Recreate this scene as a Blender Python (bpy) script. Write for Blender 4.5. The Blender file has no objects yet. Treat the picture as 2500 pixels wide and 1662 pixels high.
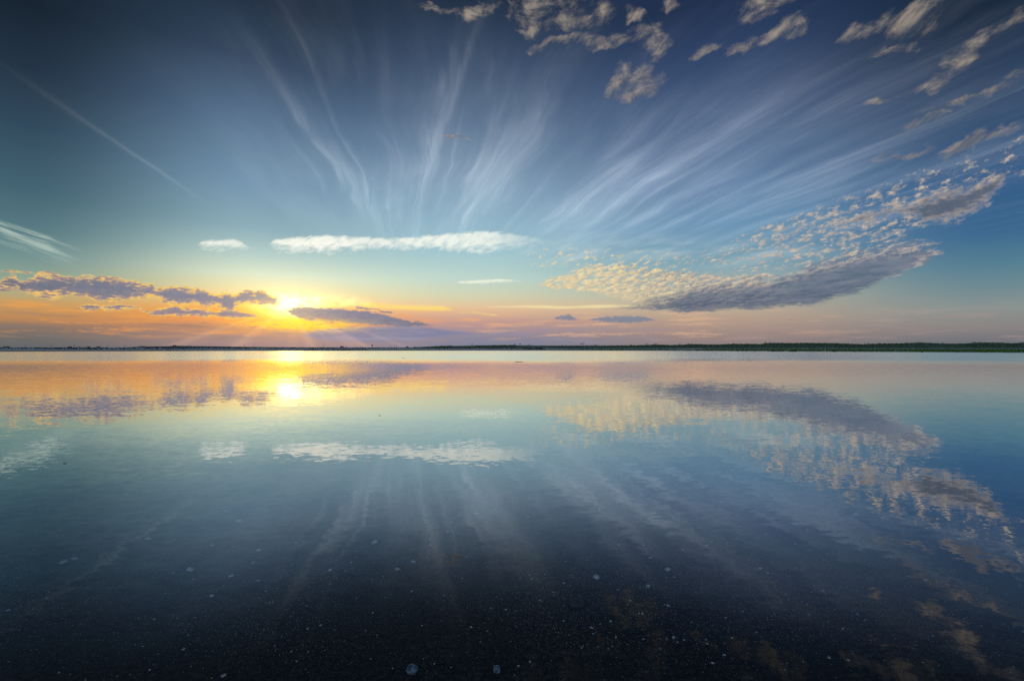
import bpy, bmesh, math, random
from mathutils import Vector, noise as mnoise

R = math.radians
SC = bpy.context.scene
COL = SC.collection
random.seed(11)

# ------------------------------------------------------------------ camera
FPX, CX, HY = 1111.0, 1250.0, 847.5      # survey constants: focal length, optical axis, horizon line of the photograph
CAM_H = 1.2
cam_d = bpy.data.cameras.new("camera")
cam_d.sensor_width = 36.0
cam_d.lens = 36.0 * FPX / 2500.0
cam_d.clip_start, cam_d.clip_end = 0.05, 20000.0
cam_d.shift_y = (HY - 831.0) / 2500.0
cam = bpy.data.objects.new("camera", cam_d)
COL.objects.link(cam)
cam.location = (0, 0, CAM_H)
cam.rotation_euler = (R(90), 0, 0)
SC.camera = cam

# ------------------------------------------------------------------ colour management
SC.cycles.use_denoising = False
SC.cycles.max_bounces = 6
SC.cycles.diffuse_bounces = 2
SC.cycles.glossy_bounces = 2
SC.cycles.transparent_max_bounces = 8
SC.cycles.adaptive_threshold = 0.02
SC.cycles.sample_clamp_indirect = 4.0
SC.view_settings.view_transform = 'Standard'
SC.view_settings.look = 'None'
SC.view_settings.exposure = 0.0
SC.view_settings.gamma = 1.0
SC.view_settings.use_curve_mapping = False


def lin(c):
    out = []
    for v in c[:3]:
        v /= 255.0
        out.append(v / 12.92 if v <= 0.04045 else ((v + 0.055) / 1.055) ** 2.4)
    return tuple(out) + (1.0,)


# ------------------------------------------------------------------ small node language
class NT:
    def __init__(self, tree):
        self.t = tree
        self.n = tree.nodes
        self.l = tree.links

    def put(self, sock, v):
        if isinstance(v, S):
            self.l.new(v.s, sock)
        else:
            sock.default_value = v

    def m(self, op, a, b=None, c=None, clamp=False):
        nd = self.n.new('ShaderNodeMath')
        nd.operation = op
        nd.use_clamp = clamp
        self.put(nd.inputs[0], a)
        if b is not None:
            self.put(nd.inputs[1], b)
        if c is not None:
            self.put(nd.inputs[2], c)
        return S(self, nd.outputs[0])

    def vec(self, x, y, z=0.0):
        nd = self.n.new('ShaderNodeCombineXYZ')
        for i, v in enumerate((x, y, z)):
            self.put(nd.inputs[i], v)
        return S(self, nd.outputs[0])

    def noise(self, v, scale, detail=4.0, rough=0.55, dist=0.0, lac=2.0, col=False):
        nd = self.n.new('ShaderNodeTexNoise')
        nd.noise_dimensions = '3D'
        nd.inputs['Scale'].default_value = scale
        nd.inputs['Detail'].default_value = detail
        nd.inputs['Roughness'].default_value = rough
        nd.inputs['Lacunarity'].default_value = lac
        nd.inputs['Distortion'].default_value = dist
        self.put(nd.inputs['Vector'], v)
        return S(self, nd.outputs['Color' if col else 'Fac'])

    def ss(self, x, a, b, lo=0.0, hi=1.0, kind='SMOOTHSTEP'):
        nd = self.n.new('ShaderNodeMapRange')
        nd.interpolation_type = kind
        nd.clamp = True
        self.put(nd.inputs['Value'], x)
        for k, v in (('From Min', a), ('From Max', b), ('To Min', lo), ('To Max', hi)):
            self.put(nd.inputs[k], v)
        return S(self, nd.outputs['Result'])

    def lerp(self, x, a, b, lo=0.0, hi=1.0):
        return self.ss(x, a, b, lo, hi, 'LINEAR')

    def curve(self, x, pts, smooth=False):
        """value through the points (x, y), constant outside"""
        pts = sorted(pts)
        x0, x1 = pts[0][0], pts[-1][0]
        ys = [p[1] for p in pts]
        y0, y1 = min(ys), max(ys)
        if y1 - y0 < 1e-6:
            y1 = y0 + 1e-3
        nd = self.n.new('ShaderNodeFloatCurve')
        self.put(nd.inputs['Value'], self.lerp(x, x0, x1))
        c = nd.mapping.curves[0]
        while len(c.points) < len(pts):
            c.points.new(0.5, 0.5)
        for p, (px, py) in zip(c.points, pts):
            p.location = ((px - x0) / (x1 - x0), (py - y0) / (y1 - y0))
        for p in c.points:
            p.handle_type = 'AUTO_CLAMPED' if smooth else 'VECTOR'
        nd.mapping.update()
        o = S(self, nd.outputs[0])
        return o * (y1 - y0) + y0

    def ramp(self, x, stops):
        nd = self.n.new('ShaderNodeValToRGB')
        self.put(nd.inputs[0], x)
        cr = nd.color_ramp
        cr.interpolation = 'LINEAR'
        while len(cr.elements) < len(stops):
            cr.elements.new(0.5)
        for e, (p, c) in zip(cr.elements, sorted(stops)):
            e.position = p
            e.color = c
        return S(self, nd.outputs[0])

    def mix(self, f, a, b, mode='MIX'):
        nd = self.n.new('ShaderNodeMix')
        nd.data_type = 'RGBA'
        nd.blend_type = mode
        nd.clamp_factor = True
        self.put(nd.inputs[0], f)
        self.put(nd.inputs[6], a)
        self.put(nd.inputs[7], b)
        return S(self, nd.outputs[2])

    def add(self, f, a, b):
        return self.mix(f, a, b, 'ADD')

    def vm(self, op, a, b=None, out=0):
        nd = self.n.new('ShaderNodeVectorMath')
        nd.operation = op
        self.put(nd.inputs[0], a)
        if b is not None:
            self.put(nd.inputs[3 if op == 'SCALE' else 1], b)
        return S(self, nd.outputs[1 if op in ('LENGTH', 'DOT_PRODUCT', 'DISTANCE') else 0])


class S:
    def __init__(self, nt, s):
        self.nt, self.s = nt, s

    def __add__(self, o): return self.nt.m('ADD', self, o)
    __radd__ = __add__
    def __mul__(self, o): return self.nt.m('MULTIPLY', self, o)
    __rmul__ = __mul__
    def __sub__(self, o): return self.nt.m('SUBTRACT', self, o)
    def __rsub__(self, o): return self.nt.m('SUBTRACT', o, self)
    def __truediv__(self, o): return self.nt.m('DIVIDE', self, o)
    def __rtruediv__(self, o): return self.nt.m('DIVIDE', o, self)
    def mx(self, o): return self.nt.m('MAXIMUM', self, o)
    def mn(self, o): return self.nt.m('MINIMUM', self, o)
    def sat(self): return self.nt.m('ADD', self, 0.0, clamp=True)
    def pw(self, o): return self.nt.m('POWER', self, o)
    def exp(self): return self.nt.m('EXPONENT', self)


def AE(px, py):
    """survey direction of a point of the photograph: azimuth and elevation in degrees"""
    X, Z = (px - CX) / FPX, (HY - py) / FPX
    a = math.atan(X)
    return math.degrees(a), math.degrees(math.atan(Z * math.cos(a)))


SUN_A, SUN_E = AE(708, 742)

# ------------------------------------------------------------------ world: evening sky with cirrus and low cloud banks
world = bpy.data.worlds.new("World")
SC.world = world
world.use_nodes = True
world.cycles.sampling_method = 'MANUAL'
world.cycles.sample_map_resolution = 512
wt = world.node_tree
wt.nodes.clear()
N = NT(wt)
tc = wt.nodes.new('ShaderNodeTexCoord')
sp = wt.nodes.new('ShaderNodeSeparateXYZ')
wt.links.new(tc.outputs['Generated'], sp.inputs[0])
dx, dy, dz = (S(N, sp.outputs[i]) for i in range(3))
E = N.m('ARCSINE', dz) * (180 / math.pi)
A = N.m('ARCTAN2', dx, dy) * (180 / math.pi)
zc = dz.mx(0.012)
v = dy / zc                      # position on a level cloud sheet: along ...
w = dx / zc + v * 0.225          # ... and across the wind that draws the cirrus out
hz = dz / dy.mx(0.05)            # height over distance ahead


def column(px, rows):
    return [(max(0.0, AE(px, py)[1]) / 45.0, lin(c)) for py, c in rows]


Ef = (E / 45.0).sat()
cols = [
    (40, [(0, (15, 31, 47)), (150, (26, 46, 68)), (300, (40, 69, 92)), (450, (62, 96, 114)), (560, (84, 120, 130)),
          (620, (106, 140, 142)), (680, (136, 160, 142)), (714, (172, 166, 126)), (738, (196, 154, 98)), (775, (186, 134, 88)), (796, (130, 112, 102)),
          (830, (98, 103, 106)), (847, (92, 100, 106))]),
    (640, [(0, (27, 43, 66)), (150, (40, 65, 95)), (300, (74, 106, 142)), (450, (110, 146, 176)), (560, (138, 172, 186)),
           (620, (170, 198, 196)), (670, (204, 216, 192)), (706, (222, 206, 150)), (740, (238, 176, 92)), (778, (232, 150, 84)), (804, (182, 134, 114)),
           (822, (152, 130, 132)), (847, (140, 128, 138))]),
    (1150, [(0, (27, 43, 68)), (150, (45, 69, 103)), (300, (74, 102, 138)), (450, (114, 146, 178)), (550, (138, 176, 198)),
            (620, (161, 197, 206)), (680, (188, 212, 202)), (722, (206, 208, 176)), (752, (226, 190, 150)), (785, (192, 152, 144)),
            (825, (132, 132, 152)), (847, (122, 128, 152))]),
    (1750, [(0, (20, 41, 77)), (150, (31, 60, 104)), (300, (52, 84, 130)), (450, (78, 114, 158)), (550, (96, 140, 176)),
            (650, (130, 166, 180)), (735, (186, 180, 158)), (780, (182, 156, 138)), (820, (154, 134, 129)), (847, (136, 126, 128))]),
    (2460, [(0, (14, 34, 60)), (150, (23, 52, 88)), (300, (32, 70, 112)), (450, (42, 88, 134)), (560, (58, 102, 142)),
            (640, (84, 126, 146)), (700, (110, 138, 146)), (750, (138, 146, 144)), (800, (136, 130, 130)), (830, (114, 116, 122)),
            (847, (106, 112, 120))]),
]
base = None
for i, (px, rows) in enumerate(cols):
    r = N.ramp(Ef, column(px, rows))
    if base is None:
        base = r
    else:
        a0, a1 = AE(cols[i - 1][0], HY)[0], AE(px, HY)[0]
        base = N.mix(N.ss(A, a0, a1), base, r)

# the sky opposite the sunset, behind the camera: pale pink low down, clear blue above
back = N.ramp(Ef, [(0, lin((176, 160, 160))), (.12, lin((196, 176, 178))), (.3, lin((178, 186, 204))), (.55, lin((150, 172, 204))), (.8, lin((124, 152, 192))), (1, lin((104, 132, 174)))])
base = N.mix(N.ss(N.m('ABSOLUTE', A), 52, 120) * N.ss(E, 88, 60), base, back)  # unseen rear sky, brightened to light the shells, bed and shore

# shared turbulence
pAE = N.vec(A, E * 1.7)
nA = N.noise(pAE, 0.75, 7, 0.64) - 0.5                    # ragged cloud edges
nB = N.noise(N.vec(A * 0.16, E * 1.6, 3.0), 1.0, 5, 0.55) - 0.5   # level streaks low in the sky
nR = N.noise(N.vec(A * .9, E * 2.2, 5.0), 1.0, 5, .62) - .5
nF = N.noise(N.vec(A * 1.9, E * 6.0, 8.0), 1.0, 6, .66) - .5
lnv = N.m('LOGARITHM', v.mx(0.2), math.e)
pw_ = N.noise(N.vec(w * 2.2, lnv * 5.0, 3.0), 1.0, 2, .5) - .5
px_, py_ = A * .82, lnv * 17.0 + A * .42
pd = N.noise(N.vec(px_ * .9, py_ * .9), 1.3, 4, .62, col=True)
pf = N.noise(N.vec(px_, py_, 2.0), 1.5, 7, .68)
pv = N.vm('ADD', N.vec(px_, py_), N.vm('SCALE', N.vm('SUBTRACT', pd, (.5, .5, .5)), 2.3))
vor = wt.nodes.new('ShaderNodeTexVoronoi')
vor.voronoi_dimensions = '2D'
vor.feature = 'F1'
vor.inputs['Scale'].default_value = 1.0
N.put(vor.inputs['Vector'], pv)
vd = S(N, vor.outputs['Distance'])
off = wt.nodes.new('ShaderNodeSeparateXYZ')
N.put(off.inputs[0], N.vm('SUBTRACT', pv, S(N, vor.outputs['Position'])))
ox, oy = S(N, off.outputs[0]), S(N, off.outputs[1])
nP = (.45 - vd) * .25 + .5 + (pf - .5) * 1.25             # puffs
prel = (ox * -.40 + oy * -.55 + .50 + (pf - .5) * 2.2).sat()
cw = N.noise(N.vec(w * 1.1, lnv * 1.7, 6.0), 1.0, 3, .5, col=True)
cws = wt.nodes.new('ShaderNodeSeparateXYZ')
N.put(cws.inputs[0], cw)
bend, brk = S(N, cws.outputs[0]) - .5, S(N, cws.outputs[1])
wb = w + bend * N.lerp(hz, .15, .8, .45, .24)
nC = N.noise(N.vec(wb * 3.2, lnv * 1.5, 7.0), 1.0, 5, 0.58, 0.3)   # cirrus fibres
nC2 = N.noise(N.vec(wb * 11.0, lnv * 2.2 + w * .5, 1.0), 1.0, 5, 0.62, 0.35)
nC3 = N.noise(N.vec(wb * 34.0, lnv * 3.2 + w, 3.0), 1.0, 4, 0.66, 0.4)


def xs(*ab):
    return ab


def band(rows, st, sb, noise_s=None, amp=0.0, amp_b=None):
    """cover of a cloud bank lying between two edges; rows are (px, top py, bottom py)"""
    tp = [AE(p, t) for p, t, b in rows]
    bt = [AE(p, b) for p, t, b in rows]
    e_t, e_b = N.curve(A, tp), N.curve(A, bt)
    if noise_s is not None:
        e_t = e_t + noise_s * amp
        e_b = e_b + noise_s * (amp if amp_b is None else amp_b) * -1.0
    a0, a1 = tp[0][0], tp[-1][0]
    side = N.ss(A, a0 - 0.4, a0 + 0.4) * N.ss(A, a1 + 0.4, a1 - 0.4)
    d = ((e_t - E) / st).mn((E - e_b) / sb)
    return d, side


# --- cirrus: drawn-out strands that run together towards one point of the horizon
strands = [
    (-.36, -.25, .020, .30, .78, .5), (-.47, -.3, .03, .30, .62, .4), (-.165, .05, .016, .22, .52, .5), (.135, .15, .016, .30, .62, .5), (.01, .10, .014, .26, .50, .55),
    (.30, .12, .022, .30, .70, .4), (.33, .0, .014, .18, .34, .5), (.54, -.02, .018, .19, .36, .5), (.80, .05, .03, .20, .46, .5), (1.25, -.05, .03, .22, .50, .6), (1.62, .0, .03, .24, .62, .6), (2.45, .0, .04, .2, .5, .5), (3.2, .0, .05, .18, .5, .4),  # across, drift with height, width, low end, high end, strength
    (-.275, -.115, .020, .26, .80, .8), (-.215, -.52, .050, .26, .75, .85), (-.255, -.30, .022, .30, .62, .5),
    (-.085, -.005, .035, .36, .85, .35), (-.010, .25, .026, .30, .78, .8), (-.066, .41, .022, .38, .85, .75),
    (.055, .06, .020, .20, .44, .75), (-.10, .12, .018, .20, .36, .55), (.20, .02, .03, .24, .50, .35),
    (.450, .0, .030, .235, .41, .8), (.62, .1, .07, .22, .42, .35), (1.05, .0, .12, .22, .46, .35),
    (1.48, -.06, .10, .24, .66, .85), (1.80, .0, .08, .22, .55, .5), (2.16, -.1, .06, .2, .52, .7),
    (2.9, .0, .12, .17, .56, .5), (3.6, .0, .14, .2, .5, .35), (-.93, .0, .06, .30, .52, .32),
]
warp = (nC2 - 0.5) * 0.16 + bend * .22
ww = w + warp * N.lerp(hz, .15, .6, 1.5, .50)
cir = None
for w0, k, sg, z0, z1, am in strands:
    t = (ww - (hz * k + w0)) / sg
    g = 1.0 / (t * t + 1.0)
    g = g * g * (N.ss(hz, z0, z0 + .10) * N.ss(hz, z1, z1 - .25)) * am
    cir = g if cir is None else cir + g
t = (w + (nC2 - .5) * .045 + bend * .06 + 1.415 + hz * .03) / .022            # one thin straight trail on the left
trail = 1.0 / (t * t + 1.0)
trail = trail * trail * N.ss(hz, .30, .40) * N.ss(hz, .68, .40)
fib = N.ss(nC, .46, .80) * N.ss(w, -.75, -.2) * N.ss(hz, .16, .30) * N.ss(hz, 1.6, .5)
fib = fib * N.ss(w, 6.5, 2.5)
fan = N.curve(w, [(-1.0, .0), (-.55, .25), (-.2, .25), (.1, .35), (.5, .3), (.9, .25), (1.3, .6), (1.6, .45), (2.2, .35), (2.8, .25), (3.6, .08), (6, 0)], True)
fan = fan * N.ss(hz, .17, .32) * N.ss(hz, .80, .42)
cmask = (cir * N.lerp(nC2, .3, .7, .5, 1.2) * N.lerp(brk, .32, .62, .35, 1.15) + fib * N.lerp(nC2, .3, .7, .4, 1.2) * .75 + fan * N.lerp(nC, .3, .7, .25, 1.2) * N.lerp(brk, .3, .65, .55, 1.2) * 1.45 + trail * N.lerp(nC2, .3, .7, .3, 1.0) * .62)
camp = N.curve(hz, [(0, .12), (.2, .17), (.32, .165), (.45, .12), (.6, .075), (.8, .042), (1.2, .02)], True)
cmask = cmask * camp * N.lerp(nC3, .30, .70, .74, 1.14)
cirrus_col = N.mix(N.ss(A, -10, 35), (1.0, 1.0, .98, 1), (.90, .96, 1.06, 1))
cirrus_col = N.mix(N.ss(hz, .3, .6), cirrus_col, (1.0, 1.02, 1.06, 1))
sky = N.mix(1.0, base, N.mix(1.0, cirrus_col, N.vec(cmask, cmask, cmask), 'MULTIPLY'), 'ADD')

# --- light thrown round the sun
sA, sE = (A - SUN_A), (E - SUN_E)


def lobe(a, eu, ed, nz=None):
    q = sA / a
    y = sE.mx(0.0) / eu + sE.mn(0.0) / ed
    r2 = q * q + y * y
    return (r2 * -1.0).exp()


under = N.ss(sE, .6, -1.2)
sky = N.add(lobe(14, 4.6, 4.5), sky, N.mix(under, (.20, .19, .12, 1), (.18, .05, -.06, 1)))
sky = N.add(lobe(4.8, 2.3, 1.8), sky, N.mix(under, (.30, .24, .10, 1), (.46, .20, -.10, 1)))

# --- long white cloud and its small companions
nL = N.noise(N.vec(A * .85 - E * 1.1, E * .9 + A * .2), 1.2, 7, 0.60, .3) - 0.5
rows = [(478, 604, 604), (486, 591, 603), (520, 584, 611), (570, 583, 612), (590, 590, 612), (606, 603, 605), (640, 612, 590),
        (652, 600, 602), (668, 586, 607), (720, 577, 617), (800, 573, 615), (870, 577, 612), (950, 581, 608), (1010, 576, 608), (1070, 571, 609),
        (1130, 566, 613), (1180, 563, 617), (1230, 567, 608), (1290, 575, 602), (1330, 584, 600), (1370, 588, 598)]
d, side = band(rows, .34, 1.0, nL, .8, 2.4)
d = d + .15
den = N.curve(A, [(AE(p, 600)[0], q) for p, q in ((470, .55), (520, .8), (600, .6), (650, .9), (760, 1.0), (850, .9), (900, .75), (1060, .85), (1190, .78), (1250, .42), (1300, .22), (1370, 0))])
m = d.sat() * side * den * N.lerp(nL, -.22, .06, .55, 1.0)
sky = N.mix(m, sky, lin((253, 252, 240)))
rows = [(1112, 690, 690), (1130, 686, 694), (1180, 682, 694), (1220, 680, 690), (1262, 684, 688), (1300, 690, 690)]
d, side = band(rows, .2, .35, nL, .5, .7)
sky = N.mix(d.sat() * side * .8, sky, lin((248, 248, 228)))
# feathered wisp, far left
t = (E - (A - AE(0, 548)[0]) * ((AE(205, 612)[1] - AE(0, 548)[1]) / (AE(205, 612)[0] - AE(0, 548)[0])) - AE(0, 548)[1])
fw = N.noise(N.vec(A * .25 + t * 1.2, t * 2.6, 4.0), 1.0, 4, .6)
wl = N.ss(t, .55, .05) * N.ss(t, -2.2 , -.3) * N.ss(A, AE(215, 600)[0], AE(120, 600)[0]) * N.ss(A, AE(-160, 560)[0], AE(60, 560)[0])
sky = N.mix(wl * N.ss(fw, .40, .66) * .62, sky, lin((205, 222, 205)))
# veil to the right of the long cloud
vl = N.noise(N.vec(w * 1.5 + v * .1, v * .9, 2.0), 1.0, 5, .6)
d, side = band([(1150, 600, 640), (1250, 570, 655), (1400, 560, 660), (1550, 560, 640), (1750, 570, 660), (1980, 590, 640), (2080, 610, 620)], 2.0, 1.6)
sky = N.mix(d.sat() * side * N.ss(vl, .42, .74) * .62, sky, lin((205, 220, 222)))

# --- warm level streaks over the horizon
d, side = band([(880, 737, 752), (960, 738, 756), (1080, 744, 757), (1115, 765, 755), (1118, 761, 768), (1160, 760, 770), (1205, 764, 771), (1215, 768, 768)], .45, .22, nB, 1.4)
sky = N.mix(d.sat() * side * .75, sky, lin((255, 226, 118)))
d, side = band([(1180, 748, 750), (1210, 745, 752), (1300, 744, 752), (1380, 746, 755), (1500, 742, 752), (1660, 745, 750)], .18, .2, nB, .6)
sky = N.mix(d.sat() * side * .7, sky, lin((246, 228, 170)))
lv = N.ss(nB + nF * .25, .0, .18) * N.ss(E, .6, 1.6) * N.ss(E, 5.2, 3.6)
warm_c = N.mix(N.ss(A, -20, 10), lin((240, 160, 78)), lin((232, 184, 148)))
sky = N.mix(lv * N.ss(A, 52, 5) * .6, sky, warm_c)
lv2 = N.ss(nB, -.02, -.2) * N.ss(E, .2, .8) * N.ss(E, 3.6, 2.2)
cool_c = N.mix(N.ss(A, -40, -5), lin((130, 118, 112)), lin((150, 140, 164)))
cool_c = N.mix(N.ss(A, 5, 30), cool_c, lin((172, 146, 144)))
sky = N.mix(lv2 * .6, sky, cool_c)

# --- right-hand bank: scattered puffs, golden field, grey body
relief = prel
lit = N.mix(N.ss(A, 5, 35), lin((252, 226, 164)), lin((222, 198, 172)))
lit = N.mix(N.ss(E, 13, 22), lit, lin((178, 166, 158)))
shd = N.mix(N.ss(A, 5, 25), lin((176, 170, 165)), lin((110, 124, 146)))
d, side = band([(1262, 632, 640), (1300, 600, 655), (1400, 592, 665), (1600, 604, 670), (1760, 590, 672), (1850, 540, 672), (1980, 500, 650), (2150, 440, 610), (2300, 380, 540), (2500, 300, 450), (2600, 280, 430)], 1.6, 1.2)
thr = N.curve(A, [(AE(p, 600)[0], q) for p, q in ((1262, .60), (1400, .585), (1600, .59), (1800, .57), (1900, .52), (2100, .525), (2250, .575), (2400, .625), (2600, .64))])
pm = N.ss(nP - thr + d.sat() * .07 - .05, -.09, .19) * side * N.ss(d, 0, .5)
sky = N.mix(pm * .85, sky, N.mix(relief, shd, lit))
d, side = band([(1304, 697, 700), (1340, 676, 708), (1400, 658, 712), (1440, 644, 716), (1500, 640, 730), (1560, 644, 744), (1640, 655, 756), (1720, 664, 757), (1800, 668, 758), (1880, 660, 755)], .55, .5, nA, 1.2)
gm = N.ss((nP - .46) * 2.4 + d.sat() * .30, -.02, .48) * side * N.ss(d, 0, .6)
gm = gm * N.ss(A, AE(1300, 700)[0], AE(1345, 700)[0])
shade_mix = N.mix(N.ss(A, 10, 22), lin((186, 176, 162)), lin((118, 126, 142)))
sky = N.mix(gm * .92, sky, N.mix(relief, shade_mix, lit))
nD = N.noise(N.vec(A * .28, E * 1.5, 9.0), 1.0, 5, .6) - .5
rows = [(1470, 757, 757), (1560, 733, 760), (1640, 712, 763), (1690, 695, 768), (1760, 684, 758), (1850, 674, 757), (1928, 658, 752), (1980, 632, 747), (2036, 618, 734),
        (2093, 602, 720), (2145, 590, 700), (2227, 580, 654), (2262, 588, 645), (2295, 596, 624), (2312, 604, 608)]
d, side = band(rows, 1.0, .45, nD + nA * .5, 1.6, 1.5)
bm = N.ss(d * .8 + (nP - .5) * N.lerp(A, 14, 40, 2.6, .9) + nD * 1.0, -.1, 1.1) * side * N.ss(A, AE(1480, 740)[0], AE(1640, 740)[0], .35, 1)
body = N.mix(N.ss(nD + (E - 7.0) * .05, -.25, .25), lin((74, 92, 118)), lin((122, 128, 144)))
body = N.mix(N.ss(d, 2.2, .2) * N.ss(relief, .35, .8) * N.ss(E, 5, 9), body, lit)
sky = N.mix(bm * N.lerp(relief, 0, 1, .96, .80), sky, body)
rows = [(2036, 545, 549), (2060, 535, 560), (2120, 512, 545), (2180, 503, 530), (2227, 493, 532), (2260, 476, 548), (2320, 462, 540),
        (2370, 450, 520), (2420, 432, 490), (2446, 416, 450), (2458, 418, 424)]
d, side = band(rows, 1.5, 1.5, nA, 1.8)
d = d + .25
bm = N.ss(d + (nP - .5) * 1.6, 0, .9) * side
body = N.mix(N.ss(d + nF * .8, .25, .95), lin((184, 168, 156)), lin((88, 98, 116)))
sky = N.mix(bm * .92, sky, body)
# slate-blue flat clouds beneath it
rows = [(1352, 778, 778), (1362, 772, 780), (1390, 767, 782), (1412, 780, 781), (1430, 785, 775), (1438, 779, 780), (1475, 773, 786), (1530, 770, 789), (1572, 772, 786), (1600, 781, 782)]
d, side = band(rows, .2, .2, nF, 1.1)
d = d + .3
sky = N.mix(d.sat() * side * .85, sky, lin((118, 130, 152)))

# --- puffs high overhead, built from a few lobes
lobes = [(1310, 18, 70, 26), (1400, 44, 100, 40), (1470, 30, 40, 20), (1400, 108, 120, 16), (1480, 114, 60, 12), (1305, 62, 40, 14), (1588, 102, 40, 34), (1545, 44, 20, 22), (1545, 205, 56, 42), (1525, 168, 22, 18),
         (1630, 18, 20, 20), (1865, 92, 76, 24), (1800, 116, 30, 14), (1870, 14, 90, 30), (1720, 124, 44, 14), (2140, 60, 100, 24), (2230, 40, 100, 36), (2170, 128, 70, 12), (2345, 148, 36, 28),
         (2390, 96, 56, 20), (2480, 58, 50, 28), (2490, 176, 36, 14), (1060, 8, 60, 12), (1160, 18, 40, 16), (1238, 28, 12, 22), (1100, 337, 40, 6), (2280, 200, 90, 16), (2310, 262, 70, 13), (2410, 330, 110, 18), (2240, 306, 60, 11), (2430, 222, 70, 15), (2160, 240, 40, 10), (2200, 370, 70, 10)]
tw = N.noise(N.vec(A * .20, E * .28, 2.0), 1.0, 4, .6, col=True)
tws = wt.nodes.new('ShaderNodeSeparateXYZ')
N.put(tws.inputs[0], tw)
Aw = A + (S(N, tws.outputs[0]) - .5) * 7.0
Ew = E + (S(N, tws.outputs[1]) - .5) * 4.0
fld = None
for px, py, rx, ry in lobes:
    a, e = AE(px, py)
    a2, e2 = AE(px + rx, py)[0], AE(px, py - ry)[1]
    sl = -0.35 if px > 1650 else 0.0          # the eastern ones lean with the wind
    q = (Aw - a) / (a2 - a)
    y = (Ew - e) / (e2 - e)
    if sl:
        y = y + q * sl
    f = 1.0 - (q * q + y * y)
    fld = f if fld is None else fld.mx(f)
hx, hy_ = A * .30 + pw_, E * .55 - A.mx(8.0) * .14 + pw_ * 1.2
nH = N.noise(N.vec(hx, hy_, 5.0), 1.0, 8, .70, .35)
nHs = N.noise(N.vec(hx - .25, hy_ + .20, 5.0), 1.0, 6, .66, .35)
hm = N.ss(fld.mx(-2.5) * .55 + (nH - .5) * 2.9, -.22, 1.05)
hl = ((nH - nHs) * 3.5 + .5).sat()
hc = N.mix(hl, lin((88, 92, 102)), lin((172, 154, 140)))
sky = N.mix(hm * .80, sky, hc)

# --- left-hand bank with lit rims
c3 = lambda x, y: (x / 4.718, 640 + y / 4.718)
c4 = lambda x, y: (450 + x / 4.289, 640 + y / 4.289)


def rowsc(f, L):
    return [(f(x, 0)[0], f(0, t)[1], f(0, b)[1]) for x, t, b in L]


edge_c = N.mix(lobe(22, 9, 9), lin((238, 190, 128)), lin((255, 208, 70)))
dark_c = N.mix(lobe(20, 8, 8), lin((80, 89, 110)), lin((114, 124, 154)))
dark_c = N.mix(N.ss(nA + nF, -.3, .3), dark_c, N.mix(lobe(20, 8, 8), lin((106, 108, 120)), lin((142, 140, 158))))
mid_c = N.mix(lobe(20, 8, 8), lin((150, 130, 126)), lin((186, 158, 150)))


clear = None


def bank(rows, st, sb, amp, strength, lo=.3, hi=1.15, bias=.4, fade=.8):
    global sky, clear
    d, side = band(rows, st, sb, nA, amp)
    d = d + bias + nF * 2.2
    a0 = AE(rows[0][0], HY)[0]
    d = d - N.ss(A + nF * 2.0, a0 + fade, a0, 0, bias + .6)
    m = N.ss(d, -.1, .9) * side
    c = 1.0 - m * N.ss(d, .3, 1.3)
    clear = c if clear is None else clear * c
    t = d * .36 + nF * 1.7 + nR * 1.5                   # thin parts glow, thick parts stay slate
    body = N.mix(N.ss(t, lo * .2, lo + .25), edge_c, mid_c)
    body = N.mix(N.ss(t, lo + .1, hi * .75), body, dark_c)
    sky = N.mix(m * strength, sky, body)


bank(rowsc(c3, [(-60, 90, 100), (120, 95, 118), (300, 108, 132), (372, 118, 124), (420, 135, 115), (450, 112, 120), (560, 104, 138), (660, 135, 160), (760, 158, 176),
                (900, 176, 198), (1040, 196, 204)]), .16, .16, .5, .8)
bank(rowsc(c3, [(930, 160, 150), (945, 148, 160), (1040, 146, 178), (1130, 172, 184), (1200, 190, 170), (1290, 176, 186), (1340, 178, 192), (1430, 198, 204), (1500, 215, 205)]), .3, .3, .5, .7, 3, 5)
bank(rowsc(c3, [(-80, 215, 280), (60, 212, 268), (180, 198, 246), (215, 250, 240), (240, 240, 300), (340, 232, 285), (440, 212, 318), (520, 212, 335), (600, 198, 342), (700, 205, 318), (820, 226, 312), (870, 255, 318), (900, 222, 335),
                (960, 205, 352), (1050, 240, 372), (1100, 210, 392), (1250, 214, 398), (1330, 238, 390), (1420, 250, 378), (1600, 284, 362), (1740, 306, 335), (1800, 335, 345), (1830, 339, 372), (1960, 334, 432),
                (2100, 338, 446), (2260, 346, 440)]) +
     rowsc(c4, [(110, 330, 396), (300, 380, 412), (370, 372, 440), (440, 358, 470), (490, 380, 480), (530, 372, 400), (600, 356, 392), (680, 334, 396), (750, 360, 402), (820, 336, 402), (870, 372, 408), (990, 404, 412)]), .3, .34, 1.7, .95, bias=1.9)
bank(rowsc(c3, [(860, 500, 500), (900, 490, 532), (1010, 496, 534), (1120, 508, 530), (1160, 525, 505), (1200, 502, 536), (1320, 500, 530), (1480, 506, 526), (1580, 512, 518), (1640, 560, 540), (1740, 590, 600), (1820, 545, 604),
                (1960, 532, 606), (2080, 528, 606), (2250, 534, 606)]) +
     rowsc(c4, [(60, 500, 552), (180, 505, 556), (300, 524, 558), (430, 495, 575), (520, 520, 572), (640, 530, 574), (760, 560, 580)]), .2, .2, 1.0, .9, bias=1.1)
bank(rowsc(c4, [(985, 500, 470), (1020, 466, 520), (1150, 470, 565), (1300, 486, 600), (1500, 508, 612), (1800, 522, 618), (1900, 538, 626), (2050, 560, 640), (2200, 606, 648), (2359, 640, 654), (2480, 662, 650), (2620, 690, 640)]), .35, .25, 1.1, .97, -.6, .1, 1.3, 2.6)
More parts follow.
